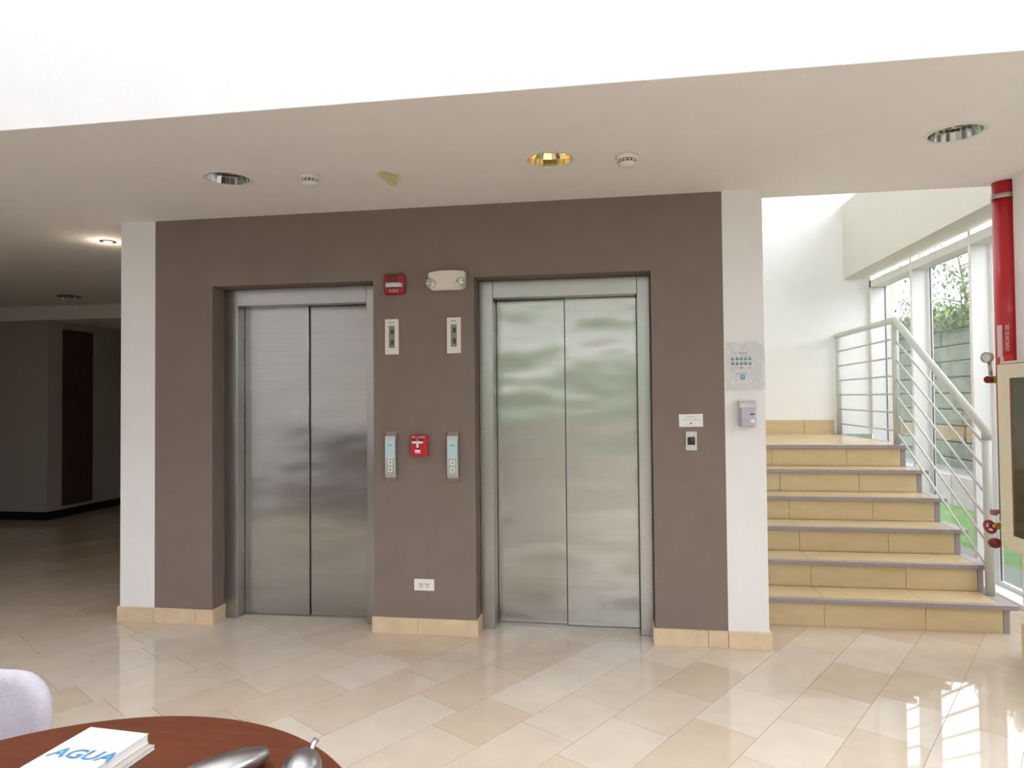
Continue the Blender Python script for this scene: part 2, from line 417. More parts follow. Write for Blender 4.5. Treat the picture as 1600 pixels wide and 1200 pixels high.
baseboard('baseboard_column', [(2.202, 2.215, 3.30, 3.70, .19), (2.202, 2.215, 3.702, 4.10, .19)])

# ------------------------------------------------------------------ elevators
def elevator(xl, xr, jl, jr, mid, left_front, label):
    t = thing('elevator', ((xl+xr)/2, 4.2, 0), label, 'elevator', 'stainless steel elevators')
    bmL = bmesh.new(); box(bmL, xl+.002, jl, 4.20, 4.415, 0, 2.203, bev=.002); obj('jamb', bmL, STEEL, t)
    bmR = bmesh.new(); box(bmR, jr, xr-.002, 4.20, 4.415, 0, 2.203, bev=.002); obj('jamb', bmR, STEEL, t)
    B('header', STEEL, t, jl+.001, jr-.001, 4.202, 4.29, 2.093, 2.203, bev=.0015)
    a, b = (4.292, 4.311) if left_front else (4.335, 4.315)
    ov = .012
    B('door_panel', DOORSTEEL, t, jl+.002, mid, a, a+.02, .006, 2.11, bev=.002)
    B('door_panel', DOORSTEEL, t, mid-ov if left_front else mid+.001, jr-.002, b+(.004 if left_front else 0), b+.024, .006, 2.11, bev=.002)
    B('door_seal', DARK, t, mid+.0005 if left_front else mid-.004, mid+.004 if left_front else mid+.0005, 4.3125 if left_front else 4.331, 4.3145 if left_front else 4.3345, .01, 2.09)
    B('sill', SILVER, t, jl+.002, jr-.002, 4.285, 4.40, .0005, .005)
    B('shaft_liner', DARK, t, jl-.01, jr+.01, 4.38, 4.412, .006, 2.2)
elevator(-2.597, -1.495, -2.504, -1.594, -2.04, True, 'left stainless steel elevator with closed two-panel doors, below the left ceiling downlight')
elevator(-.845, .228, -.753, .150, -.305, False, 'right stainless steel elevator with closed doors showing bright wavy reflections')

# ------------------------------------------------------------------ wall devices
def plate(name, m, parent, x0, x1, z0, z1, t=.006, y=W, bev=.002, label=None):
    return B(name, m, parent, x0, x1, y-t, y, z0, z1, bev=bev, label=label)
# fire strobe
t = thing('fire_strobe', (-1.348, W, 2.108), 'red square fire alarm strobe with clear lens and word FIRE', 'fire alarm')
bm = bmesh.new(); box(bm, -1.418, -1.280, W-.03, W, 2.110, 2.236, bev=.016, seg=3); obj('housing', bm, mat('shaded_red_plastic', (150, 24, 34), .4), t)  # housing red darkened to carry its shading in the colour
bm = bmesh.new(); prism(bm, [(-1.409, W-.03), (-1.289, W-.03), (-1.306, W-.055), (-1.392, W-.055)], 'z', 2.152, 2.181); obj('strobe_lens', bm, LENS, t)
B('strobe_reflector', CHROME, t, -1.400, -1.298, W-.036, W-.0302, 2.154, 2.179)
bm = bmesh.new(); prism(bm, [(-1.385, W-.029), (-1.325, W-.029), (-1.335, W-.04), (-1.375, W-.04)], 'z', 2.182, 2.222); obj('sounder_horn', bm, DKRED, t)
text('lettering', 'F I R E', .024, wallM(-1.349, W-.0305, 2.131), PLWHITE, t, squash=.85)
# emergency light
t = thing('emergency_light', (-1.007, W, 2.12), 'cream twin-head emergency light beside the right elevator', 'emergency light')
bm = bmesh.new()
prism(bm, [(-1.122, 2.232), (-1.06, 2.243), (-.96, 2.243), (-.892, 2.235), (-.892, 2.145), (-.91, 2.125), (-1.10, 2.125), (-1.122, 2.145)], 'y', W-.055, W)
bmesh.ops.bevel(bm, geom=[e for e in bm.edges], offset=.005, segments=2, affect='EDGES'); obj('housing', bm, CREAM, t)
for sx, rot in ((-1.102, -35), (-.918, 25)):
    M = Matrix.Translation((sx, W-.062, 2.163)) @ Matrix.Rotation(R(rot), 4, 'Z') @ Matrix.Rotation(R(90), 4, 'X')
    bm = bmesh.new(); lathe(bm, [(0, -.02), (.022, -.02), (.030, .0), (.032, .016), (.029, .020)], 24, M); h = obj('lamp_head', bm, CREAM, t)
    bm = bmesh.new(); lathe(bm, [(.028, .019), (.02, .023), (0, .025)], 24, M); obj('lens', bm, LENS, h)
    bm = bmesh.new(); lathe(bm, [(.027, .017), (.012, .004), (0, .002)], 20, M); obj('reflector', bm, CHROME, h)
B('test_button', DKGREY, t, -1.012, -1.002, W-.045, W-.04, 2.1235, 2.1245)
# floor indicators
for x0, x1, lab, dark in ((-1.416, -1.327, 'cream floor indicator plate beside the left elevator, with grey window', .012), (-1.017, -.928, 'cream floor indicator plate beside the right elevator, with grey window', .006)):
    t = thing('floor_indicator', ((x0+x1)/2, W, 1.735), lab, 'indicator', 'floor indicators')
    plate('faceplate', CREAM, t, x0, x1, 1.735, 1.958, .008)
    cx = (x0+x1)/2
    plate('display_window', GREYPL, t, cx-.019, cx+.019, 1.776, 1.915, .010, bev=0)
    for z in (1.878, 1.811): plate('display_digit', DKGREY, t, cx-.008+.002, cx+.012+.002, z-.016, z+.016, .0108, bev=0)
    bm = bmesh.new()
    for i in range(3): box(bm, cx-.018+i*.012, cx-.010+i*.012, W-.0085, W-.008, 1.931, 1.940)
    obj('small_print', bm, PALEINK, t, kind='stuff')
# call stations
for xc, lab in ((-1.3765, 'curved aluminium call button station beside the left elevator'), (-.980, 'curved aluminium call button station beside the right elevator')):
    t = thing('call_station', (xc, W, .943), lab, 'call station', 'elevator call stations')
    z0, z1 = .943, 1.251; prof = []
    for i in range(13):
        s = i/12; z = z0+(z1-z0)*s; e = min(s, 1-s)/.16
        prof.append((W-.006-.026*math.sin(min(1, e)*math.pi/2)**.7 if e > 0 else W-.004, z))
    bm = bmesh.new(); prism(bm, prof+[(W, z1), (W, z0)], 'x', xc-.0345, xc+.0345)
    obj('body', bm, SILVER, t, fixn=True)
    yb = W-.033
    B('glass_front', PALEBLUE, t, xc-.032, xc+.032, yb-.003, yb, .992, 1.203, bev=.001)
    B('button_plate', SILVER, t, xc-.024, xc+.024, yb-.0045, yb-.003, .995, 1.086, bev=.0005)
    for z, s in ((1.062, 1), (1.018, -1)):
        b = B('button', CREAM, t, xc-.015, xc+.017, yb-.0075, yb-.0045, z-.017, z+.017, bev=.002)
        bm = bmesh.new(); prism(bm, [(xc-.006, z-.004*s), (xc+.008, z-.004*s), (xc+.001, z+.007*s)], 'y', yb-.008, yb-.0075); obj('arrow', bm, DKGREY, b, fixn=True)
    bm = bmesh.new(); box(bm, xc-.012, xc+.012, yb-.0035, yb-.003, 1.166, 1.170); obj('small_print', bm, DKGREY, t)
# manual pull station
t = thing('pull_station', (-1.192, W, 1.10), 'red fire alarm pull station with white T handle between the elevators', 'pull station')
B('housing', RED, t, -1.244, -1.139, W-.042, W, 1.102, 1.231, bev=.005, seg=2)
yf = W-.042
B('recess', BLACK, t, -1.231, -1.164, yf-.001, yf, 1.196, 1.207)
bm = bmesh.new(); box(bm, -1.231, -1.163, yf-.010, yf, 1.180, 1.194, bev=.002); box(bm, -1.203, -1.191, yf-.009, yf, 1.155, 1.180); obj('handle', bm, PLWHITE, t, label='white T-shaped handle')
text('lettering', 'FIRE', .014, wallM(-1.222, yf-.0008, 1.219), PLWHITE, t, squash=.75)
text('lettering', 'ALARM', .014, wallM(-1.169, yf-.0008, 1.219), PLWHITE, t, squash=.75)
text('lettering', 'PULL', .011, wallM(-1.197, yf-.0018, 1.2015), PLWHITE, t)
bm = bmesh.new(); lathe(bm, [(.006, 0), (.006, .002), (.004, .002), (.004, 0)], 20, Matrix.Translation((-1.1975, yf, 1.2165)) @ Matrix.Rotation(R(90), 4, 'X')); obj('key_ring', bm, SILVER, t)
B('label_plate', PAPER, t, -1.216, -1.181, yf-.001, yf, 1.128, 1.141)
bm = bmesh.new(); [box(bm, -1.214+i*.006, -1.2105+i*.006, yf-.001, yf, 1.119, 1.125) for i in range(6)]; obj('small_print', bm, PLWHITE, t)
bm = bmesh.new(); lathe(bm, [(0, .002), (.005, .002), (.005, 0)], 14, Matrix.Translation((-1.197, yf, 1.148)) @ Matrix.Rotation(R(90), 4, 'X')); obj('screw', bm, BLACK, t)
# socket
t = thing('power_outlet', (-1.173, W, .267), 'white wall plate with double power outlet low between the elevators', 'outlet')
plate('faceplate', PLWHITE, t, -1.237, -1.109, .268, .339, .005)
for cx in (-1.190, -1.152):
    s = plate('socket', CREAM, t, cx-.017, cx+.017, .287, .321, .007, bev=.002)
    bm = bmesh.new()
    for dx, dz in ((-.007, .004), (.006, .004)): box(bm, cx+dx-.002, cx+dx+.002, W-.0075, W-.007, .304+dz-.005, .304+dz+.005)
    box(bm, cx-.003, cx+.003, W-.0075, W-.007, .291, .297); obj('slots', bm, BLACK, s)
# little sign
t = thing('arrow_sign', (.448, W, 1.277), 'small white card with black arrow pointing down on the brown wall', 'sign')
bm = bmesh.new(); prism(bm, [(.379, 1.3495), (.516, 1.352), (.517, 1.277), (.381, 1.276)], 'y', W-.0015, W); obj('card', bm, PAPER, t, fixn=True)
bm = bmesh.new(); prism(bm, [(.440, 1.303), (.446, 1.299), (.453, 1.303), (.4475, 1.287)], 'y', W-.0022, W-.0015); obj('arrow', bm, BLACK, t, fixn=True)
bm = bmesh.new()
for i in range(7): box(bm, .421+i*.0078, .427+i*.0078, W-.0019, W-.0015, 1.3335, 1.3365)
for i in range(12): box(bm, .397+i*.009, .403+i*.009, W-.0019, W-.0015, 1.3155, 1.3185)
obj('printed_lines', bm, PALEINK, t, kind='stuff')
# key switch plate
t = thing('key_switch', (.448, W, 1.137), 'small metal plate with black round key switch below the arrow card', 'switch')
plate('faceplate', SILVER, t, .415, .482, 1.138, 1.250, .005)
plate('switch_body', BLACK, t, .427, .469, 1.171, 1.217, .010)
bm = bmesh.new(); lathe(bm, [(0, .007), (.010, .007), (.012, .002), (.017, .002), (.0185, 0)], 28, Matrix.Translation((.448, W-.010, 1.194)) @ Matrix.Rotation(R(90), 4, 'X')); obj('lock_cylinder', bm, DKGREY, t)
for z in (1.233, 1.147):
    bm = bmesh.new(); lathe(bm, [(0, .002), (.004, .0015), (.005, 0)], 14, Matrix.Translation((.448, W-.005, z)) @ Matrix.Rotation(R(90), 4, 'X')); obj('screw', bm, CHROME, t)
# poster under plastic
PW = W-.002
t = thing('safety_notice', (.759, PW, 1.483), 'notice with rows of blue round pictograms under crumpled clear plastic film', 'poster')
B('sheet', PAPER, t, .672, .850, PW-.001, PW, 1.500, 1.762)
cols = [.690, .7145, .738, .762, .786]
for r_, z in enumerate((1.671, 1.643)):
    for x in cols: bm = bmesh.new(); lathe(bm, [(0, .0006), (.0095, .0006), (.0095, 0)], 20, Matrix.Translation((x, PW-.001, z)) @ Matrix.Rotation(R(90), 4, 'X')); obj('pictogram', bm, BLUEINK, t)
bm = bmesh.new()
for i, x in enumerate(cols): box(bm, x-.007, x+.006, PW-.0014, PW-.001, 1.613+.003*(i % 2), 1.616+.004*(i % 3))
for x, ww in ((.693, .004), (.703, .004)): box(bm, x-ww, x+ww, PW-.0014, PW-.001, 1.703, 1.706)
box(bm, .714, .772, PW-.0014, PW-.001, 1.702, 1.706); box(bm, .700, .772, PW-.0014, PW-.001, 1.692, 1.694); box(bm, .694, .786, PW-.0014, PW-.001, 1.683, 1.685)
for i in range(8): box(bm, .704+i*.0085, .7105+i*.0085, PW-.0014, PW-.001, 1.583, 1.588)
obj('printed_lines', bm, PALEINK, t, kind='stuff')
sq = B('blue_emblem', CYAN, t, .730, .757, PW-.0016, PW-.001, 1.550, 1.577)
bm = bmesh.new(); lathe(bm, [(0, .0004), (.0045, .0004), (.0045, 0)], 16, Matrix.Translation((.7435, PW-.0016, 1.5635)) @ Matrix.Rotation(R(90), 4, 'X')); obj('emblem_drop', bm, PAPER, sq)
bm = bmesh.new()       # wrinkled film
nx, nz = 36, 48; rg = random.Random(3); G = []
from mathutils import noise
for j in range(nz+1):
    row = []
    for i in range(nx+1):
        x = .648+(.868-.648)*i/nx; z = 1.483+(1.770-1.483)*j/nz
        edge = min(i, nx-i)/nx*2; e2 = 1-.75*min(1, edge*1.3)*min(1, min(j, nz-j)/nz*4)
        h = .016*e2*abs(noise.noise(Vector((x*26, z*20, 1)))) + .004*abs(noise.noise(Vector((x*70, z*60, 5))))*e2
        row.append(bm.verts.new((x, PW-.0025-h, z)))
    G.append(row)
for j in range(nz):
    for i in range(nx): bm.faces.new((G[j][i], G[j][i+1], G[j+1][i+1], G[j+1][i]))
film = obj('plastic_film', bm, PLASTICFILM, t)
# sanitizer dispenser
t = thing('sanitizer_dispenser', (.759, PW, 1.273), 'white translucent hand sanitizer dispenser on the white pillar', 'dispenser')
bm = bmesh.new(); box(bm, .714, .803, PW-.07, PW, 1.275, 1.405, bev=.014, seg=3); obj('body', bm, mat('translucent_grey', (188, 186, 202), .3, var=.05), t)
bm = bmesh.new(); prism(bm, [(PW-.078, 1.388), (PW-.070, 1.412), (PW-.045, 1.427), (PW, 1.430), (PW, 1.388)], 'x', .712, .805); obj('lid', bm, mat('pale_lid', (214, 206, 214), .35), t, fixn=True)
bm = bmesh.new(); lathe(bm, [(0, .010), (.012, .009), (.016, .004), (.016, 0)], 24, Matrix.Translation((.779, PW-.070, 1.312)) @ Matrix.Rotation(R(90), 4, 'X')); obj('push_button', bm, PLWHITE, t)
B('blue_label', mat('violet_blue', (84, 86, 150), .5), t, .768, .791, PW-.0715, PW-.070, 1.345, 1.355)
bm = bmesh.new(); box(bm, .7125, .804, PW-.0712, PW-.069, 1.316, 1.3185); obj('seam', bm, PALEINK, t)

# ------------------------------------------------------------------ ceiling fittings
def downlight(x, y, m, rot, lab):
    t = thing('downlight', (x, y, CZ), lab, 'downlight', 'recessed ceiling downlights')
    bm = bmesh.new(); lathe(bm, [(.1095, .001), (.1105, -.004), (.122, -.005), (.127, -.002), (.127, -.0005)], 48, Matrix.Translation((x, y, CZ))); obj('trim_ring', bm, PLWHITE, t)
    bm = bmesh.new()
    lathe(bm, [(.109, .0), (.102, .035), (.088, .065), (.06, .09), (0, .10)] if m is GOLD else [(.109, .0), (.098, .07), (.086, .115), (0, .118)], 28, Matrix.Translation((x, y, CZ+.0)), smooth=False)
    obj('reflector', bm, m, t)
    bm = bmesh.new()
    c, s = math.cos(rot), math.sin(rot)
    for k in (-1, 1):
        for q in (-.011, .011):
            o = Vector((x-s*.022*k, y+c*.022*k, CZ+.058+q)); tube(bm, [o-Vector((c, s, 0))*.055, o+Vector((c, s, 0))*.055], .008, 10)
    obj('lamp_tubes', bm, LAMPWHITE, t)
downlight(-2.047, 3.344, CHROME, .3, 'chrome recessed downlight above the left elevator')
downlight(-.301, 3.357, GOLD, .2, 'gold-tinted recessed downlight above the right elevator')
downlight(1.574, 3.345, CHROME, .7, 'chrome recessed downlight near the stairs, rightmost of the three')
for x, y, lab in ((-1.597, 3.375, 'round white smoke detector beside the chrome left downlight'), (.083, 3.372, 'round white smoke detector beside the gold downlight')):
    t = thing('smoke_detector', (x, y, CZ), lab, 'smoke detector', 'ceiling smoke detectors')
    M = Matrix.Translation((x, y, CZ))
    bm = bmesh.new(); lathe(bm, [(0, 0), (.055, 0), (.055, -.016), (.05, -.022), (.043, -.024)], 36, M); obj('base', bm, PLWHITE, t)
    bm = bmesh.new(); lathe(bm, [(.044, -.022), (.044, -.040), (0, -.040)], 36, M); obj('dark_chamber', bm, DKGREY, t)
    bm = bmesh.new(); lathe(bm, [(.043, -.038), (.046, -.040), (.040, -.049), (.028, -.055), (0, -.056)], 36, M); obj('cap', bm, PLWHITE, t)
    bm = bmesh.new(); lathe(bm, [(.0445, -.029), (.047, -.030), (.0445, -.032)], 36, M)
    for i in range(14):
        a = i*2*math.pi/14; p = Vector((x+.0455*math.cos(a), y+.0455*math.sin(a), 0)); tube(bm, [p+Vector((0, 0, CZ-.023)), p+Vector((0, 0, CZ-.040))], .003, 6)
    obj('vent_ribs', bm, PLWHITE, t)
t = thing('motion_sensor', (-1.176, 3.447, CZ), 'yellowed wedge-shaped motion sensor on the ceiling', 'sensor')
t.rotation_euler.z = 0
bm = bmesh.new()
M = Matrix.Translation((-1.176, 3.44, CZ)) @ Matrix.Rotation(R(-38), 4, 'Z')
P = [(-.03, -.065, 0), (.03, -.065, 0), (.03, .045, 0), (-.03, .045, 0), (-.022, -.050, -.012), (.022, -.050, -.012), (.028, .040, -.052), (-.028, .040, -.052)]
vs_ = [bm.verts.new(M @ Vector(p)) for p in P]
for f in ((0, 1, 2, 3), (4, 7, 6, 5), (0, 4, 5, 1), (1, 5, 6, 2), (2, 6, 7, 3), (3, 7, 4, 0)): bm.faces.new([vs_[i] for i in f])
bmesh.ops.bevel(bm, geom=bm.edges[:], offset=.005, segments=2, affect='EDGES'); obj('body', bm, YELLOWED, t, fixn=True)
bm = bmesh.new(); vs_ = [bm.verts.new(M @ Vector(p)) for p in ((-.018, -.035, -.021), (.018, -.035, -.021), (.020, .025, -.047), (-.020, .025, -.047))]; bm.faces.new(vs_)
r = bmesh.ops.extrude_face_region(bm, geom=bm.faces[:]); [setattr(v, 'co', v.co+Vector((0, 0, -.003))) for v in r['geom'] if isinstance(v, bmesh.types.BMVert)]
obj('lens', bm, mat('pale_yellow_lens', (214, 206, 166), .3), t, fixn=True)
# spots in the left hall
t = thing('ceiling_spotlight', (-3.727, 4.50, CZ), 'small lit spotlight in the hall ceiling beside the white pier', 'spotlight')
M = Matrix.Translation((-3.727, 4.5, CZ))
bm = bmesh.new(); lathe(bm, [(.055, 0), (.055, -.006), (.038, -.008), (.036, 0)], 28, M); obj('trim_ring', bm, DKGREY, t)
bm = bmesh.new(); lathe(bm, [(0, -.012), (.02, -.011), (.03, -.004), (.03, 0)], 24, M); obj('bulb', bm, mat('lit_bulb', (255, 235, 190), .3, emit=((255, 226, 170), 14)), t)
t = thing('dark_downlight', (-6.08, 6.75, CZ), 'unlit chrome downlight deep in the dark hall ceiling', 'downlight')
M = Matrix.Translation((-6.08, 6.75, CZ))
bm = bmesh.new(); lathe(bm, [(.12, 0), (.12, -.005), (.098, -.006), (.096, -.001)], 36, M); obj('trim_ring', bm, DKGREY, t)
bm = bmesh.new(); lathe(bm, [(.096, -.001), (.085, -.004), (.0, -.005)], 36, M); obj('reflector', bm, GREYPL, t)
for dx in (-.075, 0, .075):
    bm = bmesh.new(); bmesh.ops.create_icosphere(bm, subdivisions=2, radius=.016, matrix=M @ Matrix.Translation((dx, 0, -.012))); obj('lamp', bm, CHROME, t)
sl = bpy.data.lights.new('spot_glow', 'POINT'); sl.energy = 1.2; sl.color = (1, .85, .6); sl.shadow_soft_size = .03
so = bpy.data.objects.new('spot_glow', sl); COL.objects.link(so); so.location = (-3.727, 4.5, CZ-.08)
# dark panel in the corridor
t = thing('door_1', (-6.95, 7.865, 0), kind='structure')
B('door_panel', DOORWOOD, t, -6.95, -6.935, 7.615, 8.115, .14, 2.39, bev=.003)

# ------------------------------------------------------------------ stairs
st = thing('staircase', (1.6, 5.2, 0), 'short flight of six cream tiled steps with grey granite nosings', 'stairs')
XA, XB = .868, 2.357
bm = bmesh.new()
prof = [(Y1+.012, 0)]
for k in range(6):
    prof += [(Y1+.012+k*TD, (k+1)*SH-.022), (Y1+.012+(k+1)*TD, (k+1)*SH-.022)] if k < 5 else [(Y1+.012+k*TD, LZ-.022), (YB-.001, LZ-.022)]
prof += [(YB-.001, 0)]
prism(bm, prof, 'x', XA, XB-.022); obj('stair_core', bm, GROUT, st, fixn=True)
for k in range(6):
    y = Y1+k*TD; z0 = k*SH; z1 = (k+1)*SH; o = .003*k
    js = [XA, 1.296+o, 1.886+o*1.2, XB-.036]
    for a, b in zip(js, js[1:]): B('riser_tile', STEPTILE, st, a+.0012, b-.0012, y, y+.0115, z0+(.002 if k else .0005), z1-.0305, bev=.0008)
    B('granite_edging', GRANITE, st, XB-.035, XB, y-.001, y+.012, z0+.001, z1-.0305, bev=.001)
    ye = y+TD if k < 5 else YB-T
    for a, b in zip(js, js[1:]):
        if k < 5: B('tread_tile', STEPTILE, st, a+.0012, b-.0012, y+.0265, ye-.0005, z1-.021, z1, bev=.0008)
    if k < 5:
        B('granite_edging', GRANITE, st, XB-.035, XB+.043, y+.0265, ye+.02, z1-.0205, z1+.0003, bev=.001)
    else:
        ys = [y+.0265, y+.0265+.56, y+.0265+1.12, ye-.001]
        for y0, y1 in zip(ys, ys[1:]):
            for a, b in zip(js, js[1:]): B('tread_tile', STEPTILE, st, a+.0012, b-.0012, y0, y1-.002, z1-.021, z1, bev=.0008)
        B('granite_edging', GRANITE, st, XB-.035, XB+.043, y+.0265, ye, z1-.0205, z1+.0003, bev=.001)
    B('granite_nosing', GRANITE, st, XA+.001, XB+.043, y-.021, y+.0255, z1-.030, z1, bev=.003, seg=2)
    yy1 = y+TD if k < 5 else YB-.02
    B('side_panel', GRANITE, st, XB-.0215, XB-.001, y+.0125, yy1+.012, .001 if k == 0 else .001, z1-.031)

# ------------------------------------------------------------------ railing
rl = thing('stair_railing', (2.33, 5.9, LZ), 'pale grey metal stair railing with horizontal and sloping bars', 'railing')
A = Vector((2.356, 4.71, SH)); Mi = Vector((2.312, 5.97, LZ)); F = Vector((2.366, 7.57, LZ))
zl, zm = 1.218, 2.075
for p, z in ((A, zl-.03), (Mi, zm-.03), (F, zm-.02)):
    bm = bmesh.new(); tube(bm, [(p.x, p.y, p.z+.001), (p.x, p.y, z)], .0265, 18); obj('post', bm, RAIL, rl)
bm = bmesh.new(); tube(bm, [(F.x-.0, YB-.002, zm+.015), (F.x, F.y, zm+.015), (Mi.x, Mi.y, zm), (A.x, A.y, zl), (A.x, A.y, zl-.06)], .027, 18); obj('handrail', bm, RAIL, rl)
low = [1.116, .955, .799, .648, .492, .331]; lev = [1.920, 1.765, 1.612, 1.460, 1.309, 1.158]
for a, b in zip(low, lev):
    bm = bmesh.new(); tube(bm, [(A.x, A.y-.0, a), (Mi.x, Mi.y, b-.012)], .0085, 10); obj('rail_bar', bm, RAIL, rl)
    bm = bmesh.new(); tube(bm, [(Mi.x, Mi.y, b), (F.x, F.y, b)], .0085, 10); obj('rail_bar', bm, RAIL, rl)

# ------------------------------------------------------------------ fire water pipe, valve, gauge, hose cabinet
pc = Vector((2.213, 4.175, 0)); pr = .061
t = thing('fire_pipe', (pc.x, pc.y, 1.2), 'thick red vertical fire water pipe with white lettering RED DE INCENDIO', 'pipe')
bm = bmesh.new(); tube(bm, [(pc.x, pc.y, 1.20), (pc.x, pc.y, CZ-.001)], pr, 36); obj('pipe', bm, RED, t)
bm = bmesh.new(); zc = CZ-.085
lathe(bm, [(pr, .013), (pr+.006, .013), (pr+.006, -.013), (pr, -.013)], 36, Matrix.Translation((pc.x, pc.y, zc)))
box(bm, pc.x-.082, pc.x-.05, pc.y-.030, pc.y-.012, zc-.013, zc+.013)
clampo = obj('pipe_clamp', bm, SILVER, t, label='grey steel pipe clamp')
bm = bmesh.new()
tube(bm, [(pc.x+.03, pc.y-.066, zc+.005), (pc.x+.14, pc.y-.068, zc+.035), (pc.x+.22, pc.y-.068, zc+.05)], .011, 10); obj('clamp_arm', bm, SILVER, clampo)
bm = bmesh.new()
def arc_sheet(bm, a0, a1, z0, z1, rr, n=8):
    P_ = []
    for i in range(n+1):
        a = a0+(a1-a0)*i/n; P_.append((bm.verts.new((pc.x+rr*math.cos(a), pc.y+rr*math.sin(a), z0)), bm.verts.new((pc.x+rr*math.cos(a), pc.y+rr*math.sin(a), z1))))
    for p, q in zip(P_, P_[1:]): bm.faces.new((p[0], q[0], q[1], p[1]))
arc_sheet(bm, R(190), R(218), 1.66, 1.84, pr+.0012); arc_sheet(bm, R(205), R(228), 1.60, 1.66, pr+.0012); obj('sticker', bm, mat('pale_sticker', (226, 196, 204), .4), t)
bm = bmesh.new(); arc_sheet(bm, R(222), R(262), 1.60, 1.672, pr+.0014); obj('arrow_sticker', bm, mat('orange_red', (206, 40, 34), .4), t)
M = Matrix.Translation((pc.x+pr*math.cos(R(238))*1.03, pc.y+pr*math.sin(R(238))*1.03, 1.765)) @ Matrix.Rotation(R(238-270), 4, 'Z') @ Matrix.Rotation(R(90), 4, 'X') @ Matrix.Rotation(R(-90), 4, 'Z')
text('lettering', 'RED DE INCENDIO', .026, M, PLWHITE, t, squash=.66, depth=.001)
# branch with gauge and brass valve, at the cabinet's far side
t = thing('pressure_gauge', (2.09, 3.95, 1.55), 'round pressure gauge left of the hose cabinet top', 'gauge')
bm = bmesh.new(); M = Matrix.Translation((1.999, 3.97, 1.650)) @ Matrix.Rotation(R(-62), 4, 'Z') @ Matrix.Rotation(R(90), 4, 'X')
lathe(bm, [(0, -.012), (.029, -.012), (.029, .012), (.025, .014), (.025, .008), (0, .008)], 28, M, smooth=False); obj('case', bm, SILVER, t)
bm = bmesh.new(); lathe(bm, [(0, .0085), (.024, .0085)], 28, M); obj('dial', bm, PAPER, t)
bm = bmesh.new(); tube(bm, [(2.010, 3.972, 1.622), (2.018, 3.974, 1.553)], .009, 10); obj('stem', bm, SILVER, t)
t = thing('inlet_valve', (2.06, 3.98, 1.44), 'small brass valve beside the upper far edge of the hose cabinet', 'valve')
bm = bmesh.new(); tube(bm, [(2.155, 4.06, 1.535), (2.09, 4.0, 1.53), (2.01, 3.965, 1.53)], .02, 14); obj('body', bm, BRASS, t)
bm = bmesh.new(); lathe(bm, [(0, .0), (.017, 0), (.020, .006), (.017, .013), (0, .013)], 20, Matrix.Translation((1.998, 3.962, 1.530)) @ Matrix.Rotation(R(90), 4, 'X') @ Matrix.Rotation(R(-50), 4, 'Y')); obj('handwheel', bm, DKRED, t)
t = thing('hose_outlet_valve', (2.03, 3.93, .74), 'red handwheel and brass outlet beside the lower far edge of the hose cabinet', 'valve')
bm = bmesh.new()
Mw = Matrix.Translation((1.985, 3.955, .742)) @ Matrix.Rotation(R(35), 4, 'Y') @ Matrix.Rotation(R(60), 4, 'X')
ring = [Mw @ Vector((0.031*math.cos(a), 0.031*math.sin(a), 0)) for a in [i*2*math.pi/20 for i in range(21)]]
tube(bm, ring, .008, 8, caps=False)
for a in (0, R(120), R(240)): tube(bm, [Mw @ Vector((0, 0, 0)), Mw @ Vector((0.031*math.cos(a), 0.031*math.sin(a), 0))], .005, 6)
obj('handwheel', bm, mat('worn_red', (150, 40, 46), .5), t)
bm = bmesh.new(); tube(bm, [(1.992, 3.96, .742), (2.05, 3.985, .742), (2.12, 4.02, .742)], [.012, .022, .026], 14); obj('outlet', bm, BRASS, t)
bm = bmesh.new(); tube(bm, [(2.19, 4.11, .66), (2.19, 4.11, 1.19)], .022, 14); obj('riser_pipe', bm, RED, t)
bm = bmesh.new(); tube(bm, [(2.18, 4.09, .742), (2.10, 4.01, .742)], .02, 14); tube(bm, [(2.19, 4.11, 1.18), (2.2, 4.15, 1.18)], .022, 12); obj('branch_pipe', bm, RED, t)
bm = bmesh.new(); lathe(bm, [(0, .03), (.024, .02), (.034, 0), (.024, -.02), (0, -.03)], 20, Matrix.Translation((2.01, 3.96, .655))); obj('drain_knob', bm, DKRED, t)
bm = bmesh.new(); box(bm, 2.000, 2.028, 3.955, 3.985, .802, .832, bev=.003); tube(bm, [(2.02, 3.97, .818), (2.17, 4.09, .818)], .012, 8); obj('plug', bm, mat('primer_brown', (150, 110, 104), .5), t)
# cabinet
t = thing('hose_cabinet', (2.10, 3.40, .65), 'cream metal fire hose cabinet with glazed door on the right column', 'cabinet')
cx0, cx1, cy0, cy1, cz0, cz1 = 1.995, 2.213, 2.85, 3.84, .65, 1.62
bm = bmesh.new()
for b in ((cx0, cx1, cy0, cy1, cz1-.012, cz1), (cx0, cx1, cy0, cy1, cz0, cz0+.012), (cx0, cx1, cy1-.008, cy1, cz0+.012, cz1-.012), (cx0, cx1, cy0, cy0+.008, cz0+.012, cz1-.012), (cx1-.006, cx1, cy0+.008, cy1-.008, cz0+.012, cz1-.012)):
    box(bm, *b)
obj('box', bm, mat('cream_enamel', (226, 218, 190), .4, var=.015), t)
bm = bmesh.new()
dx0, dx1 = cx0-.016, cx0-.001; fw = .075
for b in ((cy0+.002, cy1-.002, cz1-.012-fw, cz1-.016), (cy0+.002, cy1-.002, cz0+.016, cz0+.012+fw), (cy1-.002-fw-.03, cy1-.002, cz0+.012+fw, cz1-.012-fw), (cy0+.002, cy0+.002+fw, cz0+.012+fw, cz1-.012-fw)):
    box(bm, dx0, dx1, *b)
d = obj('door', bm, MATS['cream_enamel'], t)
B('pane', CABGLASS, d, dx0+.005, dx0+.009, cy0+fw, cy1-.105, cz0+fw, cz1-fw)
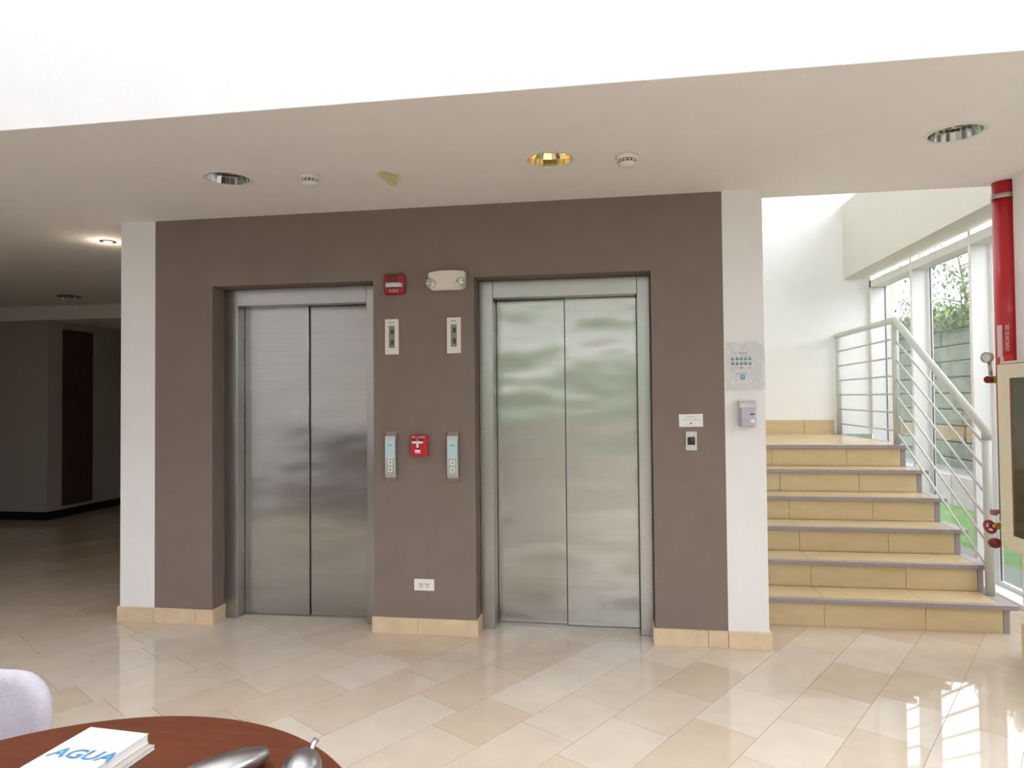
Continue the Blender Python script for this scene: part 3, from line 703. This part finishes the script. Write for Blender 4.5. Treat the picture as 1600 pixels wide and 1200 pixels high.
B('door_gasket', mat('red_edge', (170, 84, 80), .5), d, dx0+.002, dx0+.0045, cy1-.112, cy1-.107, cz0+.09, cz1-.09)
# hose flaked in layers on a rack, nozzle and coupling
t = thing('fire_hose', (2.11, 3.35, .70), 'beige canvas fire hose folded in layers inside the cabinet', 'hose')
bm = bmesh.new()
for i in range(6):
    z = .80+i*.112
    path = [(2.10, 2.95, z), (2.10, 3.66, z+.01), (2.10, 3.71, z+.028), (2.10, 3.715, z+.056), (2.10, 3.71, z+.084), (2.10, 3.66, z+.10), (2.10, 2.95, z+.11)]
    for dz in (0,): 
        pts = [Vector(p) for p in path]
        tube(bm, pts, .034, 10)
obj('hose', bm, HOSE, t)
for i in range(6):
    B('rack_bar', PALEINK if False else GREYPL, t, 2.05, 2.06, 2.87, 3.74, .765+i*.112, .783+i*.112)
bm = bmesh.new(); tube(bm, [(2.04, 3.40, .80), (2.04, 3.55, .79), (2.04, 3.62, .785)], [.055, .05, .03], 16); obj('nozzle', bm, BRASS, t)
bm = bmesh.new(); tube(bm, [(2.03, 3.30, 1.44), (2.03, 3.56, 1.455)], .022, 12); tube(bm, [(2.03, 3.45, 1.1), (2.03, 3.42, 1.3), (2.03, 3.47, 1.43)], .02, 12); obj('coupling', bm, PLWHITE, t)
B('hanger', SILVER, t, 2.02, 2.10, 3.35, 3.72, 1.505, 1.52)

# ------------------------------------------------------------------ foreground table and the things on it
TZ = .72; tcx, tcy, tr = -.938, .901, .5547
t = thing('round_table', (tcx, tcy, 0), 'round cherry-brown wooden table in the foreground', 'table')
M = Matrix.Translation((tcx, tcy, 0))
bm = bmesh.new(); lathe(bm, [(0, TZ), (tr-.006, TZ)], 96, M, smooth=False); lathe(bm, [(0, TZ-.028), (tr-.01, TZ-.028)], 96, M, smooth=False); obj('table_top', bm, WOOD, t)
bm = bmesh.new(); lathe(bm, [(tr-.006, TZ), (tr-.001, TZ-.003), (tr, TZ-.012), (tr-.003, TZ-.024), (tr-.01, TZ-.028)], 96, M); obj('edge_band', bm, WOODEDGE, t)
bm = bmesh.new(); tube(bm, [(tcx, tcy, .03), (tcx, tcy, TZ-.029)], .04, 24); obj('pedestal', bm, SILVER, t)
bm = bmesh.new(); lathe(bm, [(0, .001), (.27, .001), (.27, .012), (.05, .03), (0, .03)], 48, M); obj('base', bm, SILVER, t)
def booklet(name, P, z0, z1, coverm, pagem, lab):
    t = thing(name, (sum(p[0] for p in P)/4, sum(p[1] for p in P)/4, z0), lab, 'book')
    bm = bmesh.new(); prism(bm, [(p[0]*.985+.015*t.location.x, p[1]*.985+.015*t.location.y) for p in P], 'z', z0+.0015, z1-.0008); obj('pages', bm, pagem, t, fixn=True)
    bm = bmesh.new(); prism(bm, P, 'z', z1-.0008, z1); prism(bm, P, 'z', z0, z0+.0015); obj('cover', bm, coverm, t, fixn=True)
    return t
ux = Vector((1, -.02)); 
def quad(o, w, h, skew):
    a = Vector(o); d = Vector((math.sin(skew), -math.cos(skew))); e = Vector((-d.y, d.x))
    return [tuple(a), tuple(a+e*w), tuple(a+e*w+d*h), tuple(a+d*h)]
Q2 = quad((-1.099, 1.308), .138, .22, R(-3.5)); booklet('magazine', Q2, TZ+.0005, TZ+.010, mat('grey_cover', (176, 166, 152), .45), PAPER, 'grey book lying under the white booklet')
Q = quad((-1.125, 1.314), .146, .22, R(-4)); tb = booklet('agua_booklet', Q, TZ+.0105, TZ+.030, mat('white_cover', (226, 224, 222), .35, var=.01), PAPER, 'white booklet with blue title AGUA on top of grey book')
am = mat('blue_title', (70, 130, 180), .4, var=.55, nscale=60)
Mt = Matrix.Translation((-1.050, 1.208, TZ+.0303)) @ Matrix.Rotation(R(-2), 4, 'Z') @ Matrix(((1, .18, 0, 0), (0, 1, 0, 0), (0, 0, 1, 0), (0, 0, 0, 1)))
text('title', 'AGUA', .046, Mt, am, tb, depth=.0002, squash=1.1, bold=.0012)
bm = bmesh.new(); [box(bm, -1.088+i*.011, -1.081+i*.011, 1.199, 1.2005, TZ+.0300, TZ+.0302) for i in range(5)]; obj('printed_line', bm, PALEINK, tb)
PEWTER = mat('satin_pewter', (186, 184, 186), .30, 1, var=.05)
bm = bmesh.new()                     # long pod
pts, rr = [], []
p0, p1 = Vector((-.697, 1.285, TZ+.026)), Vector((-.83, 1.08, TZ+.035))
for i in range(21):
    s = i/20; pts.append(p0.lerp(p1, s)+Vector((.012*math.sin(s*math.pi), 0, .006*math.sin(s*math.pi)))); rr.append(max(.002, .034*math.sin(math.pi*min(.999, s*.88+.055))**.62))
rr[0] = .004
tube(bm, pts, rr, 24)
for v in bm.verts: v.co.z = TZ+.001+(v.co.z-TZ)*.80 if v.co.z > TZ else TZ+.001
zmin = min(v.co.z for v in bm.verts)
obj('silver_pod', bm, PEWTER, label='long silver metal seed-pod ornament on the table', cat='ornament')
t = thing('silver_gourd', (-.60, 1.20, TZ), 'silver metal pear-shaped ornament with curved stem near table edge', 'ornament')
g0, g1 = Vector((-.600, 1.262, TZ+.030)), Vector((-.578, 1.15, TZ+.038)); ax = (g1-g0).normalized()
bm = bmesh.new(); pts, rr = [], []
for i in range(17):
    s = i/16; pts.append(g0.lerp(g1, s)); rr.append(max(.0025, .0365*math.sin(math.pi*(s*.93+.03))**.6))
tube(bm, pts, rr, 24); obj('body', bm, PEWTER, t)
bm = bmesh.new(); tube(bm, [g0-ax*-.004, g0-ax*.008+Vector((.001, 0, .006)), g0-ax*.02+Vector((.002, 0, .014)), g0-ax*.030+Vector((.007, 0, .022))], [.0055, .005, .005, .0065], 12); obj('stem', bm, PEWTER, t)

# armchair, far left
t = thing('armchair', (-1.80, 1.46, 0), 'pale lavender-grey upholstered chair back at the left edge', 'chair')
def rbox(bm, x0, x1, y0, y1, z0, z1, bv, seg=5): box(bm, x0, x1, y0, y1, z0, z1, bev=bv, seg=seg)
bm = bmesh.new()                          # padded back: nested rounded outlines that dome towards both faces
x0, x1, z0, z1, rc = -2.20, -1.470, .36, .744, .095
def back_ring(ins, y):
    r_ = max(rc-ins, .03); P_ = []
    for cx, cz, a0 in ((x1-ins-r_, z1-ins-r_, 0), (x0+ins+r_, z1-ins-r_, 90), (x0+ins+r_, z0+ins+r_, 180), (x1-ins-r_, z0+ins+r_, 270)):
        for a in range(0, 91, 15): P_.append(bm.verts.new((cx+r_*math.cos(R(a0+a)), y, cz+r_*math.sin(R(a0+a)))))
    return P_
yc, hy = 1.5775, .027
steps_ = [(.10, -1.12), (.05, -1.06)] + [(.03*(1-math.cos(R(a))), -math.sin(R(a))) for a in (90, 65, 40, 20, 0)] + [(.03*(1-math.cos(R(a))), math.sin(R(a))) for a in (20, 40, 65, 90)] + [(.08, 1.04)]
rings = [back_ring(i, yc+hy*k) for i, k in steps_]
for p, q in zip(rings, rings[1:]):
    for i in range(len(p)):
        j = (i+1) % len(p); bm.faces.new((p[i], p[j], q[j], q[i]))
bm.faces.new(rings[0]); bm.faces.new(rings[-1][::-1])
for f in bm.faces: f.smooth = True
obj('backrest', bm, FABRIC, t, fixn=True)
bm = bmesh.new(); rbox(bm, -2.18, -1.48, 1.03, 1.543, .34, .47, .03); obj('seat', bm, FABRIC, t)
for x in (-2.14, -1.52):
    for y in (1.08, 1.577):
        bm = bmesh.new(); tube(bm, [(x, y, .001), (x, y, .345 if y < 1.3 else .37)], .014, 10); obj('leg', bm, SILVER, t)

# ------------------------------------------------------------------ outside
shell('ground_lawn', GRASS, (3.4, 4.55, -14, 22, -.3, -.05), (-20, 3.4, -22, -8, -.3, -.05))
shell('ground_paving', PAVE, (3.0, 3.4, -14, 22, -.3, -.05), (-20, 3.4, -8, YN-.16, -.3, -.05), (-20, 30, -60, 60, -.5, -.31))
shell('wall_outside_end', CONC, (2.90, 2.97, YB+.05, 7.95, 0, 6))
kb = thing('terrace_kerb', (4.62, 5, -.05), 'pale concrete terrace kerb along the lawn outside', 'kerb')
for i in range(16): B('kerb_stone', mat('kerb_concrete', (128, 124, 122), .9, var=.08), kb, 4.55, 4.72, -2+i*1.2, -2+i*1.2+1.19, -.30, .36, bev=.01)
shell('ground_terrace', PAVE, (4.72, 5.185, -14, 22, -.3, .33))
rw_ = thing('retaining_wall', (5.4, 8, .33), 'mossy green stone block retaining wall outside the glazing', 'wall')
rg = random.Random(5)
for r_ in range(9):
    z0 = .33+.0+r_*.252 if r_ else .33
    z0 = .212+r_*.252; y = 2.0-rg.random()*.8
    while y < 20:
        l = rg.uniform(.9, 1.5); dx = rg.uniform(-.015, .015)
        B('stone_block', TERRA if r_ == 2 and 8 < y < 13 else BLOCK, rw_, 5.2+dx+r_*.012, 5.7, y, y+l-.012, z0+.008, z0+.246, bev=.015)
        y += l
shell('ground_bank', BLOCK, (5.72, 9, -14, 24, -.3, 2.45))
def leaves(bm, n, f, s0, s1, rg):
    for _ in range(n):
        c = Vector(f()); s = rg.uniform(s0, s1)
        q = Matrix.Rotation(rg.uniform(0, 6.28), 3, 'Z') @ Matrix.Rotation(rg.uniform(-1.3, 1.3), 3, 'X')
        a = [c+q @ Vector(p)*s for p in ((-.4, 0, 0), (0, -.9, .1), (.4, 0, 0), (0, .9, .1))]
        bm.faces.new([bm.verts.new(v) for v in a])
hd = thing('ivy_hedge', (5.6, 8, 2.4), 'green ivy hedge growing over the stone retaining wall', 'hedge')
bm = bmesh.new(); rg = random.Random(11)
def hf():
    y = rg.uniform(4, 20); a = rg.random()
    top = 2.80+.07*math.sin(y*2.1)+.05*math.sin(y*5.3)
    if a < .6: return (5.16+rg.uniform(-.05, .12), y, rg.uniform(2.50, top))
    return (rg.uniform(5.2, 5.9), y, top+rg.uniform(-.08, .04))
leaves(bm, 9000, hf, .035, .075, rg); obj('foliage', bm, HEDGE, hd, kind='stuff')
bm = bmesh.new(); box(bm, 5.25, 5.95, 4, 20, 2.49, 2.76, bev=.03); obj('hedge_core', bm, HEDGE, hd)
def tree(x, y, zb, h, spread, n, seed, lab, sz=(.05, .11)):
    t = thing('tree', (x, y, zb), lab, 'tree', 'trees above the retaining wall'); rg = random.Random(seed)
    bm = bmesh.new(); tube(bm, [(x, y, zb), (x+.1, y-.1, zb+h*.4), (x, y, zb+h*.8)], [.05, .035, .015], 10)
    tips = []
    for i in range(9):
        a = rg.uniform(0, 6.28); z_ = zb+h*rg.uniform(.3, .75); r_ = spread*rg.uniform(.5, 1)
        tip = Vector((x+math.cos(a)*r_, y+math.sin(a)*r_, z_+h*rg.uniform(-.05, .3))); tips.append(tip)
        tube(bm, [(x+.05, y, z_), Vector((x+.05, y, z_)).lerp(tip, .5)+Vector((0, 0, .1)), tip], [.016, .011, .005], 6)
    obj('trunk', bm, BARK, t)
    bm = bmesh.new()
    def tf():
        c = rg.choice(tips); return c+Vector((rg.gauss(0, .28*spread), rg.gauss(0, .28*spread), rg.gauss(0, .2*spread)))
    leaves(bm, n, tf, sz[0], sz[1], rg); obj('foliage', bm, LEAF, t, kind='stuff')
tree(6.95, 14.8, 2.46, 2.3, 1.0, 3600, 4, 'leafy green tree above the stone wall, right of the tall mullion', (.04, .08))
# greenery added unseen behind the rear window, to mirror green in the steel doors
hb = thing('rear_hedge', (-3, -12, -.05), 'unseen hedge added behind the lobby for green door reflections', 'hedge')
bm = bmesh.new(); box(bm, -16, 12, -13, -12, -.05, 3.5, bev=.1, seg=2); obj('hedge_core', bm, HEDGE, hb)

# ------------------------------------------------------------------ lounge group added out of view, for dark bands mirrored in the steel doors
t = thing('rug', (-3.2, .35, 0), 'dark brown rug added out of view to darken the door reflections', 'rug')
B('pile', mat('dark_brown_wool', (62, 46, 42), .98, var=.1, nscale=60), t, -5.1, -1.55, -.6, .98, .0005, .008)
B('border', mat('rug_binding', (40, 30, 28), .9), t, -5.13, -1.52, -.63, 1.01, .0004, .006)
t = thing('sofa', (-3.3, -1.3, 0), 'dark brown sofa added behind the camera to darken the door reflections', 'sofa')
SOFA = mat('dark_brown_leather', (58, 44, 40), .5, var=.08)
B('seat', SOFA, t, -4.5, -2.1, -1.5, -.75, .12, .44, bev=.04, seg=3)
B('backrest', SOFA, t, -4.5, -2.1, -1.72, -1.505, .12, .82, bev=.05, seg=3)
for x in (-4.72, -2.095): B('armrest', SOFA, t, x, x+.215, -1.72, -.75, .12, .60, bev=.05, seg=3)
for x in (-4.6, -2.0):
    for y in (-1.65, -.85): B('leg', SILVER, t, x-.02, x+.02, y-.02, y+.02, .001, .125)
